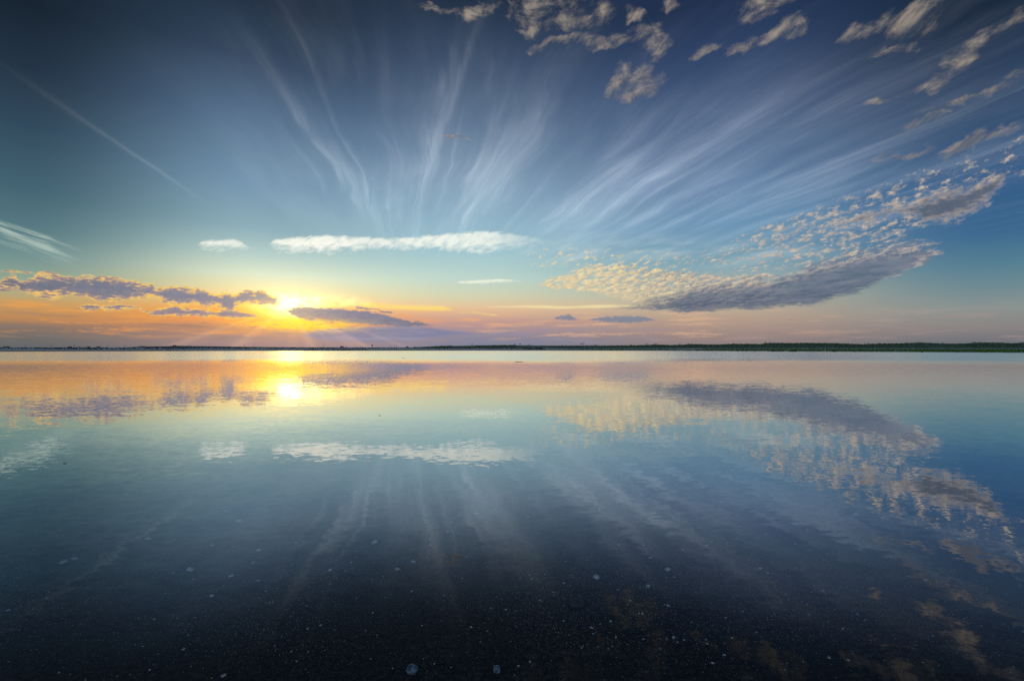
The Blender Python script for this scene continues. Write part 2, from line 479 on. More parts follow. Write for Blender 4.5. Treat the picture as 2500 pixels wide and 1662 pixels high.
bank(rowsc(c4, [(1765, 470, 455), (1780, 455, 478), (1850, 468, 490), (1930, 486, 494), (1960, 482, 496), (2030, 490, 496), (2060, 512, 530), (2160, 516, 536), (2200, 535, 528)]), .12, .12, .3, .85, -.6, .1)
d, side = band(rowsc(c4, [(1240, 740, 800), (1400, 700, 830), (1700, 672, 850), (2000, 664, 860), (2300, 650, 850)]) + [(1050, 796, 830), (1165, 812, 820), (1250, 808, 816), (1300, 812, 812)], .3, .5, nB, 1.0)
sky = N.mix(d.sat() * side * .88, sky, N.mix(N.ss(nB, -.2, .2), lin((112, 124, 160)), lin((140, 142, 168))))

# --- burning gap in the cloud, gold streaks and a few shafts
gap = N.ss(nA, -.16, .22)
sky = N.add(lobe(2.3, .85, 1.2) * N.lerp(nA + nF, -.28, .12, .0, 1) * N.lerp(clear, 0, 1, .05, 1), sky, (4.4, 3.5, 1.1, 1))
q = (A - AE(760, 0)[0]) / 4.5
y = (E - AE(760, 734)[1]) / .55
sky = N.add(((q * q + y * y) * -1.0).exp() * gap * N.lerp(clear, 0, 1, .12, 1), sky, (1.5, 1.15, .30, 1))
q = (A - AE(742, 0)[0]) / 5.2
y = (E - AE(742, 792)[1]) / .62
gs = N.noise(N.vec(A * .9, E * 6.0, 2.0), 1.0, 4, .6)
sky = N.mix(((q * q + y * y) * -1.0).exp() * N.ss(gs, .36, .54) * 1.3, sky, (1.1, .68, .06, 1))
t = sA / (sE.mn(-.3) * -1.0)
sh = N.noise(N.vec(t * .8, 0.0, 3.0), 1.0, 2, .5)
sky = N.add(lobe(4.5, .9, 2.6) * N.lerp(clear, 0, 1, .35, 1), sky, (.62, .36, -.04, 1))
shm = N.ss(sh, .45, .7) * N.ss(sE, -.6, -2.0) * N.ss(t, 3.6, 1.0) * N.ss(t, -3.6, -1.0)
sky = N.add(shm * .42, sky, (.80, .42, .14, 1))

# --- faint share of the physical sky model, added over the hand-coloured sky
nish = wt.nodes.new('ShaderNodeTexSky')
nish.sky_type = 'NISHITA'
nish.sun_disc = False
nish.sun_elevation = R(SUN_E)
nish.sun_rotation = R(SUN_A)
nish.altitude = 5.0
hsv = wt.nodes.new('ShaderNodeHueSaturation')
N.put(hsv.inputs['Saturation'], N.ss(E, 8, 22, 1.0, .90))
N.put(hsv.inputs['Color'], sky)
sky = N.mix(N.ss(E, 6, 20), S(N, hsv.outputs[0]), N.mix(1.0, S(N, hsv.outputs[0]), (.97, 1.01, .98, 1), 'MULTIPLY'))
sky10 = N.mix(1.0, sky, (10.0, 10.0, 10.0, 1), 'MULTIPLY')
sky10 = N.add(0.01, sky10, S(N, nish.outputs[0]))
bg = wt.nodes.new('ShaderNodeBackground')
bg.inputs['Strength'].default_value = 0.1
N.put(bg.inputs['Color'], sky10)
wo = wt.nodes.new('ShaderNodeOutputWorld')
wt.links.new(bg.outputs[0], wo.inputs[0])

# ------------------------------------------------------------------ sun, low and veiled by the bank
sun_d = bpy.data.lights.new("sun", 'SUN')
sun_d.energy = 0.004
sun_d.angle = R(2.6)
sun_d.color = (1.0, .74, .10)
sun = bpy.data.objects.new("sun", sun_d)
COL.objects.link(sun)
sv = Vector((math.sin(R(SUN_A)) * math.cos(R(SUN_E)), math.cos(R(SUN_A)) * math.cos(R(SUN_E)), math.sin(R(SUN_E))))
sun.rotation_euler = sv.to_track_quat('Z', 'Y').to_euler()
sun.location = (0, 0, 30)

# ------------------------------------------------------------------ helpers
def mat(name):
    m = bpy.data.materials.new(name)
    m.use_nodes = True
    m.node_tree.nodes.clear()
    return m, NT(m.node_tree)


def out(nt, shader):
    o = nt.n.new('ShaderNodeOutputMaterial')
    nt.l.new(shader.outputs[0], o.inputs['Surface'])


def pbsdf(nt, col, rough=0.8, normal=None, spec=0.3):
    b = nt.n.new('ShaderNodeBsdfPrincipled')
    nt.put(b.inputs['Base Color'], col)
    nt.put(b.inputs['Roughness'], rough)
    b.inputs['Specular IOR Level'].default_value = spec
    if normal is not None:
        nt.put(b.inputs['Normal'], normal)
    return b


def bump(nt, h, strength, dist):
    nd = nt.n.new('ShaderNodeBump')
    nd.inputs['Strength'].default_value = strength
    nd.inputs['Distance'].default_value = dist
    nt.put(nd.inputs['Height'], h)
    return S(nt, nd.outputs[0])


def pos(nt):
    g = nt.n.new('ShaderNodeNewGeometry')
    s = nt.n.new('ShaderNodeSeparateXYZ')
    nt.l.new(g.outputs['Position'], s.inputs[0])
    return S(nt, g.outputs['Position']), [S(nt, s.outputs[i]) for i in range(3)]


def mesh_obj(name, verts, faces, material, parent=None, smooth=False):
    me = bpy.data.meshes.new(name)
    me.from_pydata(verts, [], faces)
    me.materials.append(material)
    if smooth:
        me.polygons.foreach_set('use_smooth', [True] * len(me.polygons))
    me.update()
    o = bpy.data.objects.new(name, me)
    COL.objects.link(o)
    if parent is not None:
        o.parent = parent
    return o


def at(px, depth, z=0.0):
    """ground point seen at photograph column px, at this distance ahead"""
    return ((px - CX) / FPX * depth, depth, z)


# shoreline: distance ahead of the water's edge along the photograph
SHORE = [(-900, 104), (0, 120), (200, 129), (400, 136), (600, 148), (1200, 159), (1600, 150), (1800, 136), (2000, 121), (2260, 108), (2500, 93), (2900, 78), (3600, 62)]


def shore(px):
    for (a, da), (b, db) in zip(SHORE, SHORE[1:]):
        if a <= px <= b:
            t = (px - a) / (b - a)
            return da + (db - da) * t
    return SHORE[0][1] if px < SHORE[0][0] else SHORE[-1][1]


# ------------------------------------------------------------------ water
m_water, nt = mat("shallow_water")
P, (wx, wy, wz) = pos(nt)
# slopes of the surface: calm sheet near the camera, wind ripples further out
patch = nt.noise(nt.vec(wx * .05, wy * .035), 1.0, 3, .5)
far = nt.ss(wy + (patch - .5) * 22.0, 25.0, 52.0)
amp_r = nt.ss(wy, 4.0, 40.0, .55, 1.0)
big = nt.noise(nt.vec(wx * .9, wy * 1.9, 0.0), 1.0, 2, .5, col=True)
med = nt.noise(nt.vec(wx * 2.6 + wy * .6, wy * 6.5 - wx * .9, 4.0), 1.0, 3, .55, col=True)
fin = nt.noise(nt.vec(wx * 11.0, wy * 17.0, 8.0), 1.0, 2, .5, col=True)


def cen(v, k):
    s = nt.n.new('ShaderNodeSeparateXYZ')
    nt.put(s.inputs[0], v)
    return [(S(nt, s.outputs[i]) - .5) * k for i in (0, 1)]


bx_, by_ = cen(big, .010)
mx_, my_ = cen(med, .060)
fx_, fy_ = cen(fin, .045)
calm = nt.lerp(patch, .35, .65, .45, 1.15)
gx = bx_ + mx_ * calm * amp_r * .6 + fx_ * calm * .6 + fx_ * far * 4.5
lean = nt.m('ABSOLUTE', fy_ * 6.0 + my_ * 2.5)      # out there only the near faces of the ripples show
gy = by_ + my_ * calm * amp_r + fy_ * calm - far * (lean + .035)
nrm = nt.vm('NORMALIZE', nt.vec(gx, gy, 1.0))
lw = nt.n.new('ShaderNodeLayerWeight')
lw.inputs['Blend'].default_value = 0.5
cosi = 1.0 - S(nt, lw.outputs['Facing'])
refl = nt.curve(cosi, [(0, 1.0), (.05, .96), (.1, .88), (.2, .64), (.3, .46), (.38, .26), (.445, .12), (.51, .038), (.6, .02), (.7, .02), (1, .02)], True)
gl = nt.n.new('ShaderNodeBsdfGlossy')
gl.inputs['Color'].default_value = (1, 1, 1, 1)
gl.inputs['Roughness'].default_value = .012
nt.put(gl.inputs['Normal'], nrm)
tr = nt.n.new('ShaderNodeBsdfTransparent')
tr.inputs['Color'].default_value = (.92, .95, .95, 1)
mx = nt.n.new('ShaderNodeMixShader')
nt.put(mx.inputs[0], refl)
nt.l.new(tr.outputs[0], mx.inputs[1])
nt.l.new(gl.outputs[0], mx.inputs[2])
out(nt, mx)
W = 3000.0
water = mesh_obj("water", [(-W, -60, 0), (W, -60, 0), (W, 260, 0), (-W, 260, 0)], [(0, 1, 2, 3)], m_water)
water["kind"] = "structure"

# ------------------------------------------------------------------ sea bed and land: one ground sheet out to the horizon
m_bed, nt = mat("wet_sand")
P, (wx, wy, wz) = pos(nt)
n1 = nt.noise(P, 2.2, 5, .6)
n2 = nt.noise(P, 160.0, 3, .7)
n3 = nt.noise(P, .35, 3, .5)
n4 = nt.noise(P, 42.0, 4, .75)
wet = nt.mix(nt.ss(n2 * .45 + n4 * .55, .42, .66), (.003, .003, .004, 1), (.062, .055, .050, 1))
wet = nt.mix(nt.ss(n1, .35, .65), nt.mix(.55, wet, (.016, .018, .016, 1)), wet)
dry = nt.mix(nt.ss(n3, .35, .65), (.34, .34, .32, 1), (.45, .45, .42, 1))
colr = nt.mix(nt.ss(wz, -.02, .04), wet, dry)
b = pbsdf(nt, colr, .85, bump(nt, n1 * .6 + n2 * .12, .6, .03), .2)
out(nt, b)


def bed_z(x, y):
    d = -.045 - .010 * max(0, y - 1.5) - .05 * max(0, min(1, (y - 8) / 20))
    d = max(d, -.55)
    px = CX + x / max(y, 1.0) * FPX if y > 1 else CX
    s = shore(max(-900, min(3600, px)))
    t = (y - (s - 22)) / 22.0
    if t > 0:
        k = min(1.0, t)
        d = d * (1 - k)
        if t > 1:
            d = min(.25, (t - 1) * .055)
    return d + .01 * mnoise.noise((x * .5, y * .5, 0))


ys = [-60, -20, -6, -2, 0] + [.5 + .25 * i for i in range(40)] + [11 + i * 1.5 for i in range(20)] + [42 + i * 5 for i in range(10)] + [92 + i * 3 for i in range(36)] + [210, 230, 260, 320, 420, 600, 900, 1500, 3000, 6000, 9000]
tx = [-8, -5, -3.2, -2.4] + [-1.9 + 3.8 * i / 70 for i in range(71)] + [2.4, 3.2, 5, 8]
V, F = [], []
for y in ys:
    for t in tx:
        x = t * max(y, 6.0)
        V.append((x, y, bed_z(x, y)))
nx = len(tx)
for j in range(len(ys) - 1):
    for i in range(nx - 1):
        a = j * nx + i
        F.append((a, a + 1, a + nx + 1, a + nx))
ground = mesh_obj("ground", V, F, m_bed, smooth=True)
ground["kind"] = "structure"

# ------------------------------------------------------------------ land beyond the water
def prof(pts, x):
    if x <= pts[0][0]:
        return pts[0][1]
    for (a, ya), (b, yb) in zip(pts, pts[1:]):
        if x <= b:
            t = (x - a) / (b - a)
            return ya + (yb - ya) * t
    return pts[-1][1]


def height_at(py, depth):
    return CAM_H + (HY - py) / FPX * depth


def simple_mat(name, col, rough=.85, var=.35, scale=3.0):
    m, nt = mat(name)
    P, _ = pos(nt)
    n = nt.noise(P, scale, 4, .6)
    a = tuple(v * (1 - var) for v in col) + (1,)
    b = tuple(min(1, v * (1 + var)) for v in col) + (1,)
    out(nt, pbsdf(nt, nt.mix(nt.ss(n, .3, .7), a, b), rough))
    return m


def leafy(name, col, var=.5, scale=.3, thru=.5):
    """thin leaves: light passes through them from behind"""
    m, nt = mat(name)
    P, _ = pos(nt)
    n = nt.noise(P, scale, 4, .6)
    a = tuple(v * (1 - var) for v in col) + (1,)
    b = tuple(min(1, v * (1 + var)) for v in col) + (1,)
    c = nt.mix(nt.ss(n, .3, .7), a, b)
    d = pbsdf(nt, c, .8)
    t = nt.n.new('ShaderNodeBsdfTranslucent')
    nt.put(t.inputs['Color'], c)
    mx = nt.n.new('ShaderNodeMixShader')
    mx.inputs[0].default_value = thru
    nt.l.new(d.outputs[0], mx.inputs[1])
    nt.l.new(t.outputs[0], mx.inputs[2])
    out(nt, mx)
    return m


M_dune = simple_mat("dune_scrub_cover", (.075, .13, .068), var=.5, scale=.35)
M_grass = leafy("marsh_grass", (.08, .21, .018), var=.4, scale=.12)
M_scrub = leafy("grey_green_scrub", (.12, .20, .105), var=.5, scale=.3)
M_dark = leafy("dark_scrub", (.035, .055, .045), var=.5, scale=.2)
M_hill = simple_mat("wooded_hill", (.075, .095, .10), var=.3, scale=.02)
M_wood = simple_mat("weathered_wood", (.085, .075, .065))
M_white = simple_mat("white_paint", (.72, .72, .70), var=.08)
M_roof = simple_mat("grey_shingle", (.07, .07, .075))
M_wall = simple_mat("grey_cedar_wall", (.19, .18, .17), var=.2)
M_rust = simple_mat("red_oxide_paint", (.26, .07, .05), var=.2)
M_glass = simple_mat("dark_window", (.03, .035, .045), .15)
M_bark = simple_mat("bark", (.05, .04, .032))
M_peat = simple_mat("peat_and_weed", (.018, .024, .014), var=.5, scale=6)

CREST = [(980, 848.4), (1030, 847.6), (1060, 846), (1100, 844.2), (1150, 843.6), (1200, 843.2), (1290, 842.6), (1330, 844.2), (1400, 844.3), (1450, 843.4), (1500, 843.6), (1560, 843),
         (1600, 841.6), (1640, 842.6), (1700, 840.8), (1760, 841), (1800, 839.9), (1855, 840.2), (1870, 837.6), (1900, 837.2), (1930, 838), (1970, 836.6), (2020, 837.4), (2060, 839.2), (2105, 840.6),
         (2150, 839), (2200, 838.6), (2250, 836.5), (2290, 838.2), (2330, 839.6), (2365, 838.4), (2390, 836.6), (2440, 836.4), (2468, 838.2), (2500, 836.2), (2600, 837), (2800, 836), (3100, 838), (3500, 836)]


DD, DW = 330.0, 160.0      # the dunes lie this far behind the water's edge, this deep


def dune_z(px, t):
    s = shore(px)
    depth = s + DD + DW * t
    crest_d = s + DD + DW * .5
    h = max(.3, height_at(prof(CREST, px), crest_d))
    k = math.sin(min(1, t / .5) * math.pi / 2) if t < .5 else 1 - ((t - .5) / .5) ** 2 * .8
    x = (px - CX) / FPX * depth
    h = h * k + .8 * mnoise.noise((x * .045, depth * .045, 2)) * k * (1 - k * .75) * 2.0
    return x, depth, h - .12


V, F = [], []
pxs = [980 + 6 * i for i in range(420)]
NT_ = 22
for px in pxs:
    for j in range(NT_):
        V.append(dune_z(px, j / (NT_ - 1)))
for i in range(len(pxs) - 1):
    for j in range(NT_ - 1):
        a = i * NT_ + j
        F.append((a, a + NT_, a + NT_ + 1, a + 1))
dunes = mesh_obj("dunes", V, F, M_dune, smooth=True)
dunes["kind"] = "structure"

# distant wooded hills on the left
HILL = [(300, 848.2), (330, 846.6), (345, 844.4), (360, 845.6), (400, 845), (430, 843.8), (480, 844.6), (540, 845.4), (600, 846.4), (680, 847.2), (860, 848.2)]
V, F = [], []
hp = [300 + 4 * i for i in range(141)]
for px in hp:
    top = height_at(prof(HILL, px), 1600) + .5 * mnoise.noise((px * .09, 0, 0))
    for d_, z_ in ((1500, 0.0), (1560, top * .7), (1600, top), (1700, top * .8), (1800, 0)):
        V.append(at(px, d_, z_))
for i in range(len(hp) - 1):
    for j in range(4):
        a = i * 5 + j
        F.append((a, a + 5, a + 6, a + 1))
hills = mesh_obj("hills", V, F, M_hill, smooth=True)
hills["kind"] = "structure"


def tufts(name, spots, material, n_blade, h0, h1, bw0, lean=.25, ref=150.0):
    V, F = [], []
    for x, y, z, k in spots:
        bw = bw0 * max(1.0, y / ref)
        for _ in range(n_blade):
            a = random.uniform(0, 6.283)
            r = random.uniform(0, .5) * h1 * .6
            h = random.uniform(h0, h1) * k
            bx, by = x + math.cos(a) * r, y + math.sin(a) * r
            ca = random.uniform(0, 6.283)
            ux, uy = math.cos(ca) * bw, math.sin(ca) * bw
            lx, ly = random.uniform(-lean, lean) * h, random.uniform(-lean, lean) * h
            b = len(V)
            V += [(bx - ux, by - uy, z - .08), (bx + ux, by + uy, z - .08), (bx + lx + ux * .5, by + ly + uy * .5, z + h * .7), (bx + lx * 1.6, by + ly * 1.6, z + h)]
            F += [(b, b + 1, b + 2), (b, b + 2, b + 3)]
    o = mesh_obj(name, V, F, material)
    o["kind"] = "stuff"
    return o


# scrub on the dunes
sp_ = []
for _ in range(8500):
    px = random.uniform(1010, 2900)
    t = random.uniform(.02, .58)
    x, y, z = dune_z(px, t)
    if mnoise.noise((x * .025, y * .025, 5)) > -.35 + (.35 if px < 1500 else 0) * (1 - t):
        sp_.append((x, y, z, 1.0 - .55 * (t > .42)))
o = tufts("dune_scrub", sp_, M_scrub, 6, .4, 1.2, .22, .25, 500.0)
o["label"] = "grey green scrub covering the dunes behind the marsh"
# bright marsh grass along the water's edge
sp_ = []
for _ in range(16000):
    px = random.uniform(1180, 3000)
    u = random.random()
    s = shore(px)
    y = 1 / (1 / (s + 10) + (1 / (s + DD * .60) - 1 / (s + 10)) * u)
    x = (px - CX) / FPX * y
    n = mnoise.noise((x * .02, y * .03, 1))
    lim = prof([(1180, .55), (1370, .30), (1400, -.25), (1640, -.2), (1660, .30), (1710, .25), (1740, -.9), (3000, -.9)], px)
    if n > lim and not (px < 1700 and u < .15):
        sp_.append((x, y, max(0, bed_z(x, y)), 1.0 - .7 * min(1, (y - s) / (DD * .6))))
o = tufts("marsh_grass", sp_, M_grass, 6, .22, .42, .05)
o["label"] = "bright green marsh grass along the far water's edge"
# dark low scrub over the flats on the left and in the middle
sp_ = []
for _ in range(9000):
    px = random.uniform(-300, 1330)
    y = random.choice((random.uniform(300, 470), random.uniform(200, 300), random.uniform(165, 235)))
    x = (px - CX) / FPX * y
    n = mnoise.noise((x * .02, y * .03, 3))
    if n > (.10 if y > 300 else .30 if px < 700 else .36):
        sp_.append((x, y, bed_z(x, y), 1.0 if y > 300 else .35))
o = tufts("beach_scrub", sp_, M_dark, 6, .25, .85, .16)
o["label"] = "low dark scrub across the far sand flats"


def tag(o, label, cat, group=None):
    o["label"], o["category"] = label, cat
    if group:
        o["group"] = group
    return o


def empty(name, loc, rz=0.0, sc=1.0):
    o = bpy.data.objects.new(name, None)
    COL.objects.link(o)
    o.location = loc
    o.rotation_euler = (0, 0, rz)
    o.scale = (sc, sc, sc)
    o.empty_display_size = .2
    return o


def copy_tree(o, parent=None):
    c = o.copy()
    COL.objects.link(c)
    if parent is not None:
        c.parent = parent
        c.matrix_parent_inverse = o.matrix_parent_inverse.copy()
    for ch in o.children:
        copy_tree(ch, c)
    return c


def tube(pts, radii, seg=8, cap=True):
    V, F = [], []
    for i, (p, r) in enumerate(zip(pts, radii)):
        p = Vector(p)
        d = (Vector(pts[min(i + 1, len(pts) - 1)]) - Vector(pts[max(i - 1, 0)])).normalized()
        u = d.orthogonal().normalized() if abs(d.z) < .95 else Vector((1, 0, 0))
        u = (u - d * u.dot(d)).normalized()
        w_ = d.cross(u)
        for k in range(seg):
            a = 6.28318 * k / seg
            V.append(tuple(p + (u * math.cos(a) + w_ * math.sin(a)) * r))
    for i in range(len(pts) - 1):
        for k in range(seg):
            a, b = i * seg + k, i * seg + (k + 1) % seg
            F.append((a, b, b + seg, a + seg))
    if cap:
        F.append(tuple(range(seg))[::-1])
        F.append(tuple((len(pts) - 1) * seg + k for k in range(seg)))
    return V, F


def join(*parts):
    V, F = [], []
    for v_, f_ in parts:
        b = len(V)
        V += v_
        F += [tuple(i + b for i in q) for q in f_]
    return V, F


def boxg(x0, x1, y0, y1, z0, z1):
    V = [(x, y, z) for z in (z0, z1) for y in (y0, y1) for x in (x0, x1)]
    return V, [(0, 2, 3, 1), (4, 5, 7, 6), (0, 1, 5, 4), (2, 6, 7, 3), (0, 4, 6, 2), (1, 3, 7, 5)]


# --- utility poles and marker stakes
def pole(px, top, depth, base_z, label, group, arm=True, r=.16):
    x, y, _ = at(px, depth)
    h = height_at(top, depth) - base_z
    e = empty("utility_pole" if arm else "marker_stake", (x, y, base_z - .1))
    tag(e, label, "pole" if arm else "stake", group)
    mesh_obj("shaft", *tube([(0, 0, 0), (0, 0, h * .5), (0, 0, h + .1)], [r, r * .9, r * .75]), M_wood, e)
    if arm:
        mesh_obj("crossarm", *boxg(-.9, .9, -.09, .09, h - .75, h - .58), M_wood, e)
        for k in (-.75, .75):
            mesh_obj("insulator", *tube([(k, 0, h - .58), (k, 0, h - .36)], [.07, .05], 6), M_white, e)
    else:
        mesh_obj("cap", *tube([(0, 0, h + .1), (0, 0, h + .22)], [r * 1.25, r * .6], 8), M_dark, e)
    return e


G = "thin poles along the far shore on the left"
pole(63, 840.8, 800, .5, "leftmost thin pole on the far left skyline", G)
pole(263, 840.4, 800, .5, "thin pole on the skyline right of the small cottages, left of the hill", G)
pole(597, 840.6, 800, .5, "thin pole at the right foot of the low hill, left of its twin", G)
pole(620, 841.4, 800, .5, "thin pole just right of another pole, where the low hill ends", G)
pole(755, 841.2, 800, .5, "thin pole on the skyline right below the sun's glow", G)
pole(867, 843.2, 800, .5, "short thin pole left of the mushroom shaped water tower", G)
pole(953, 843.4, 800, .5, "faint thin pole right of the mushroom shaped water tower", G)
G = "tall stakes standing on the sand flat"
pole(125.5, 840.4, 165, .45, "tall stake on the flat left of the red topped tower", G, False, .045)
pole(304, 843, 165, .45, "shorter stake on the flat left of the low hill", G, False, .045)
pole(790.5, 840.5, 165, .45, "tall stake on the flat right of the sun", G, False, .045)
pole(968, 843, 150, .3, "stake close to the water right of the water tower", G, False, .045)

# --- water tower and the red-topped light tower
x, y, _ = at(908.5, 1500)
e = tag(empty("water_tower", (x, y, .3)), "slim water tower with a wide round tank on the skyline right of the sun", "water tower")
h = height_at(841.2, 1500) - .3
mesh_obj("column", *tube([(0, 0, 0), (0, 0, h * .25), (0, 0, h * .62)], [1.1, .75, .8]), M_roof, e, True)
mesh_obj("tank", *tube([(0, 0, h * .60), (0, 0, h * .72), (0, 0, h * .86), (0, 0, h * .97), (0, 0, h)], [.9, 2.3, 2.7, 1.6, .2], 14), M_roof, e, True)
x, y, _ = at(181, 700)
e = tag(empty("light_tower", (x, y, .4)), "short tower with a red lantern head among the far left cottages", "lighthouse")
h = height_at(841.8, 700) - .4
mesh_obj("shaft", *tube([(0, 0, 0), (0, 0, h * .62)], [.55, .42], 10), M_white, e, True)
mesh_obj("gallery", *tube([(0, 0, h * .60), (0, 0, h * .66)], [.85, .85], 12), M_roof, e)
mesh_obj("lantern", *tube([(0, 0, h * .66), (0, 0, h * .86)], [.55, .55], 10), M_rust, e)
mesh_obj("dome", *tube([(0, 0, h * .86), (0, 0, h * .95), (0, 0, h)], [.7, .45, .08], 10), M_rust, e, True)


# --- cottages
def cottage(px, depth, wd, ht, base, label, wall=None, chimney=False):
    x, y, _ = at(px, depth)
    e = tag(empty("cottage", (x, y, base - .2), random.uniform(-.3, .3)), label, "house", "cottages on the far shore")
    wall = wall or M_wall
    d_ = wd * .7
    eh = ht * .55
    mesh_obj("wall", *boxg(-wd / 2, wd / 2, -d_ / 2, d_ / 2, 0, eh), wall, e)
    o_ = .35
    V = [(-wd / 2 - o_, -d_ / 2 - o_, eh), (wd / 2 + o_, -d_ / 2 - o_, eh), (wd / 2 + o_, d_ / 2 + o_, eh), (-wd / 2 - o_, d_ / 2 + o_, eh), (-wd / 2 - o_, 0, ht), (wd / 2 + o_, 0, ht)]
    rf = mesh_obj("roof", V, [(0, 1, 5, 4), (2, 3, 4, 5), (0, 4, 3), (1, 2, 5), (0, 3, 2, 1)], M_roof, e)
    if chimney:
        mesh_obj("chimney", *boxg(wd * .2, wd * .2 + .7, -.35, .35, ht * .7, ht * 1.15), M_rust, rf)
    for k in (-.3, .3):
        mesh_obj("window", *boxg(wd * k - .45, wd * k + .45, -d_ / 2 - .03, -d_ / 2 + .05, eh * .35, eh * .8), M_glass, e)
    mesh_obj("door", *boxg(-.5, .5, -d_ / 2 - .04, -d_ / 2 + .05, .1, eh * .78), M_white, e)
    return e


cottage(15, 1500, 14, 4.0, .5, "low wide cottage at the far left end of the skyline")
cottage(171, 1500, 9, 3.6, .5, "dark cottage just left of the red topped tower", M_roof, True)
cottage(192, 1500, 6, 3.4, .5, "small cottage just right of the red topped tower", M_white)
cottage(216, 1500, 8, 3.4, .5, "low cottage midway between the red topped tower and the next pole")
cottage(240, 1500, 9, 3.6, .5, "cottage with a brick chimney left of a skyline pole", None, True)
cottage(426, 1600, 9, 3.4, 5.4, "large house on top of the low hill", None, True)
cottage(834.5, 900, 5, 3.0, .5, "small dark house on the skyline left of the water tower", M_roof)
cottage(994, 500, 2.4, 1.7, .5, "tiny dark shed where the green dunes begin", M_roof)

# --- bushes and small trees that stand out on the skyline
LEAF = []


def leaf_crown(rx, rz, n, ls, cz):
    V, F = [], []
    lobes_ = [(random.uniform(-.5, .5) * rx, random.uniform(-.4, .4) * rx, cz + random.uniform(-.35, .45) * rz, random.uniform(.35, .6)) for _ in range(6)]
    for _ in range(n):
        lx, ly, lz, lr = random.choice(lobes_)
        d_ = Vector((random.gauss(0, 1), random.gauss(0, 1), random.gauss(0, 1))).normalized() * random.random() ** .4
        p = Vector((lx + d_.x * rx * lr, ly + d_.y * rx * lr, max(.02, lz + d_.z * rz * lr)))
        a = Vector((random.gauss(0, 1), random.gauss(0, 1), random.gauss(0, 1))).normalized()
        b = a.orthogonal().normalized() * ls * .5
        b_ = len(V)
        V += [tuple(p - b), tuple(p + a * ls * .6), tuple(p + b), tuple(p - a * ls * .6)]
        F.append((b_, b_ + 1, b_ + 2, b_ + 3))
    return V, F


def bush(name, px, depth, base, ht, wd, label, cat, group, mat_=M_dark, trunk=.35):
    x, y, _ = at(px, depth)
    e = tag(empty(name, (x, y, base)), label, cat, group)
    mesh_obj("trunk", *join(tube([(0, 0, -.2), (.05, 0, ht * trunk), (.02, .05, ht * .75)], [.09 * ht * .4, .06 * ht * .4, .02], 6),
                            tube([(.03, 0, ht * trunk * .8), (wd * .22, .05, ht * .62)], [.03 * ht * .5, .012], 5), tube([(.03, 0, ht * trunk), (-wd * .2, -.05, ht * .66)], [.03 * ht * .5, .012], 5)), M_bark, e)
    mesh_obj("crown", *leaf_crown(wd / 2, ht * (1 - trunk) / 2, 170, .16 + .10 * ht * .3, ht * (trunk + (1 - trunk) * .52)), mat_, e)
    return e


G = "bushes standing out on the dune crest"


def crest_pos(px):
    s = shore(px)
    return s + DD + DW * .5, dune_z(px, .5)[2]


for px, ht, wd, lab in [
        (1078, .7, 1.4, "low bush at the left end of the green dunes"), (1153, 1.0, 1.6, "dark bush on the first green rise of the dunes"),
        (1256, 1.1, 2.2, "wide bush on the dune crest left of a taller one"), (1270, 1.3, 1.5, "taller bush on the dune crest right of a wide one"),
        (1292, .8, 2.0, "low bush at the right end of the first dune rise"), (1372, .7, 1.5, "small bush in the dip between two dune rises"),
        (1455, .8, 1.6, "small bush right of the pair of thin trees"), (1540, .9, 2.2, "broad bush left of the white sign on the dunes"),
        (1578, 1.1, 2.2, "bush on the crest touching the white sign on its left"), (1600, 1.0, 2.6, "broad bush just right of the white sign"),
        (1659, .8, 1.6, "little round bush on the crest, first right of the wide bush by the sign"), (1680, .8, 1.8, "bush where the dunes start to climb to the right"),
        (1790, .7, 2.0, "bush on a low swell of the dunes"), (1822, .7, 1.5, "small bush before the step in the dune crest"),
        (1868, 1.0, 1.8, "bush on the edge of the step in the dune crest"), (1880, .9, 2.4, "wide bush on top of the step in the dune crest"),
        (2112, 1.0, 1.0, "spiky bush in the dip of the right dunes, left of its twin"), (2121, .9, 1.0, "spiky bush in the dip of the right dunes, right of its twin"),
        (2146, .8, 1.2, "small bush climbing out of the dip of the right dunes"), (2214, .7, 1.2, "small bush on the slope left of the second high dune"),
        (2242, .7, 2.0, "bush on top of the second high dune"), (2378, .9, 1.6, "peaked bush on the third high dune"), (2300, .6, 1.4, "low bush on the saddle between the right dunes")]:
    d_, z_ = crest_pos(px)
    bush("bush", px, d_, z_ - .2, ht * 2.2, wd * 2.5, lab, "bush", G, M_scrub, .2)
G = "thin small trees on the dune crest"
for px, ht, lab in [(1419, 1.6, "thin small tree on the dune crest, left one of a pair"), (1424.5, 1.7, "thin small tree on the dune crest, right one of a pair")]:
    d_, z_ = crest_pos(px)
    bush("small_tree", px, d_, z_ - .2, ht * 2.4, 2.4, lab, "tree", G, M_dark, .5)
G = "dark trees on the far left flats"
for px, dep, ht, wd, lab in [(165, 1450, 3.6, 12, "dark clump of trees left of the red topped tower"), (880, 850, 2.4, 6, "dark clump of trees left of the water tower"),
                             (845, 900, 2.2, 5, "low tree right of the small dark house"), (22, 1450, 3.6, 14, "dark rounded tree beside the cottage at far left"), (204, 1450, 3.2, 9, "low tree between two far cottages")]:
    bush("dark_tree", px, dep, .4, ht, wd, lab, "tree", G, M_dark, .2)

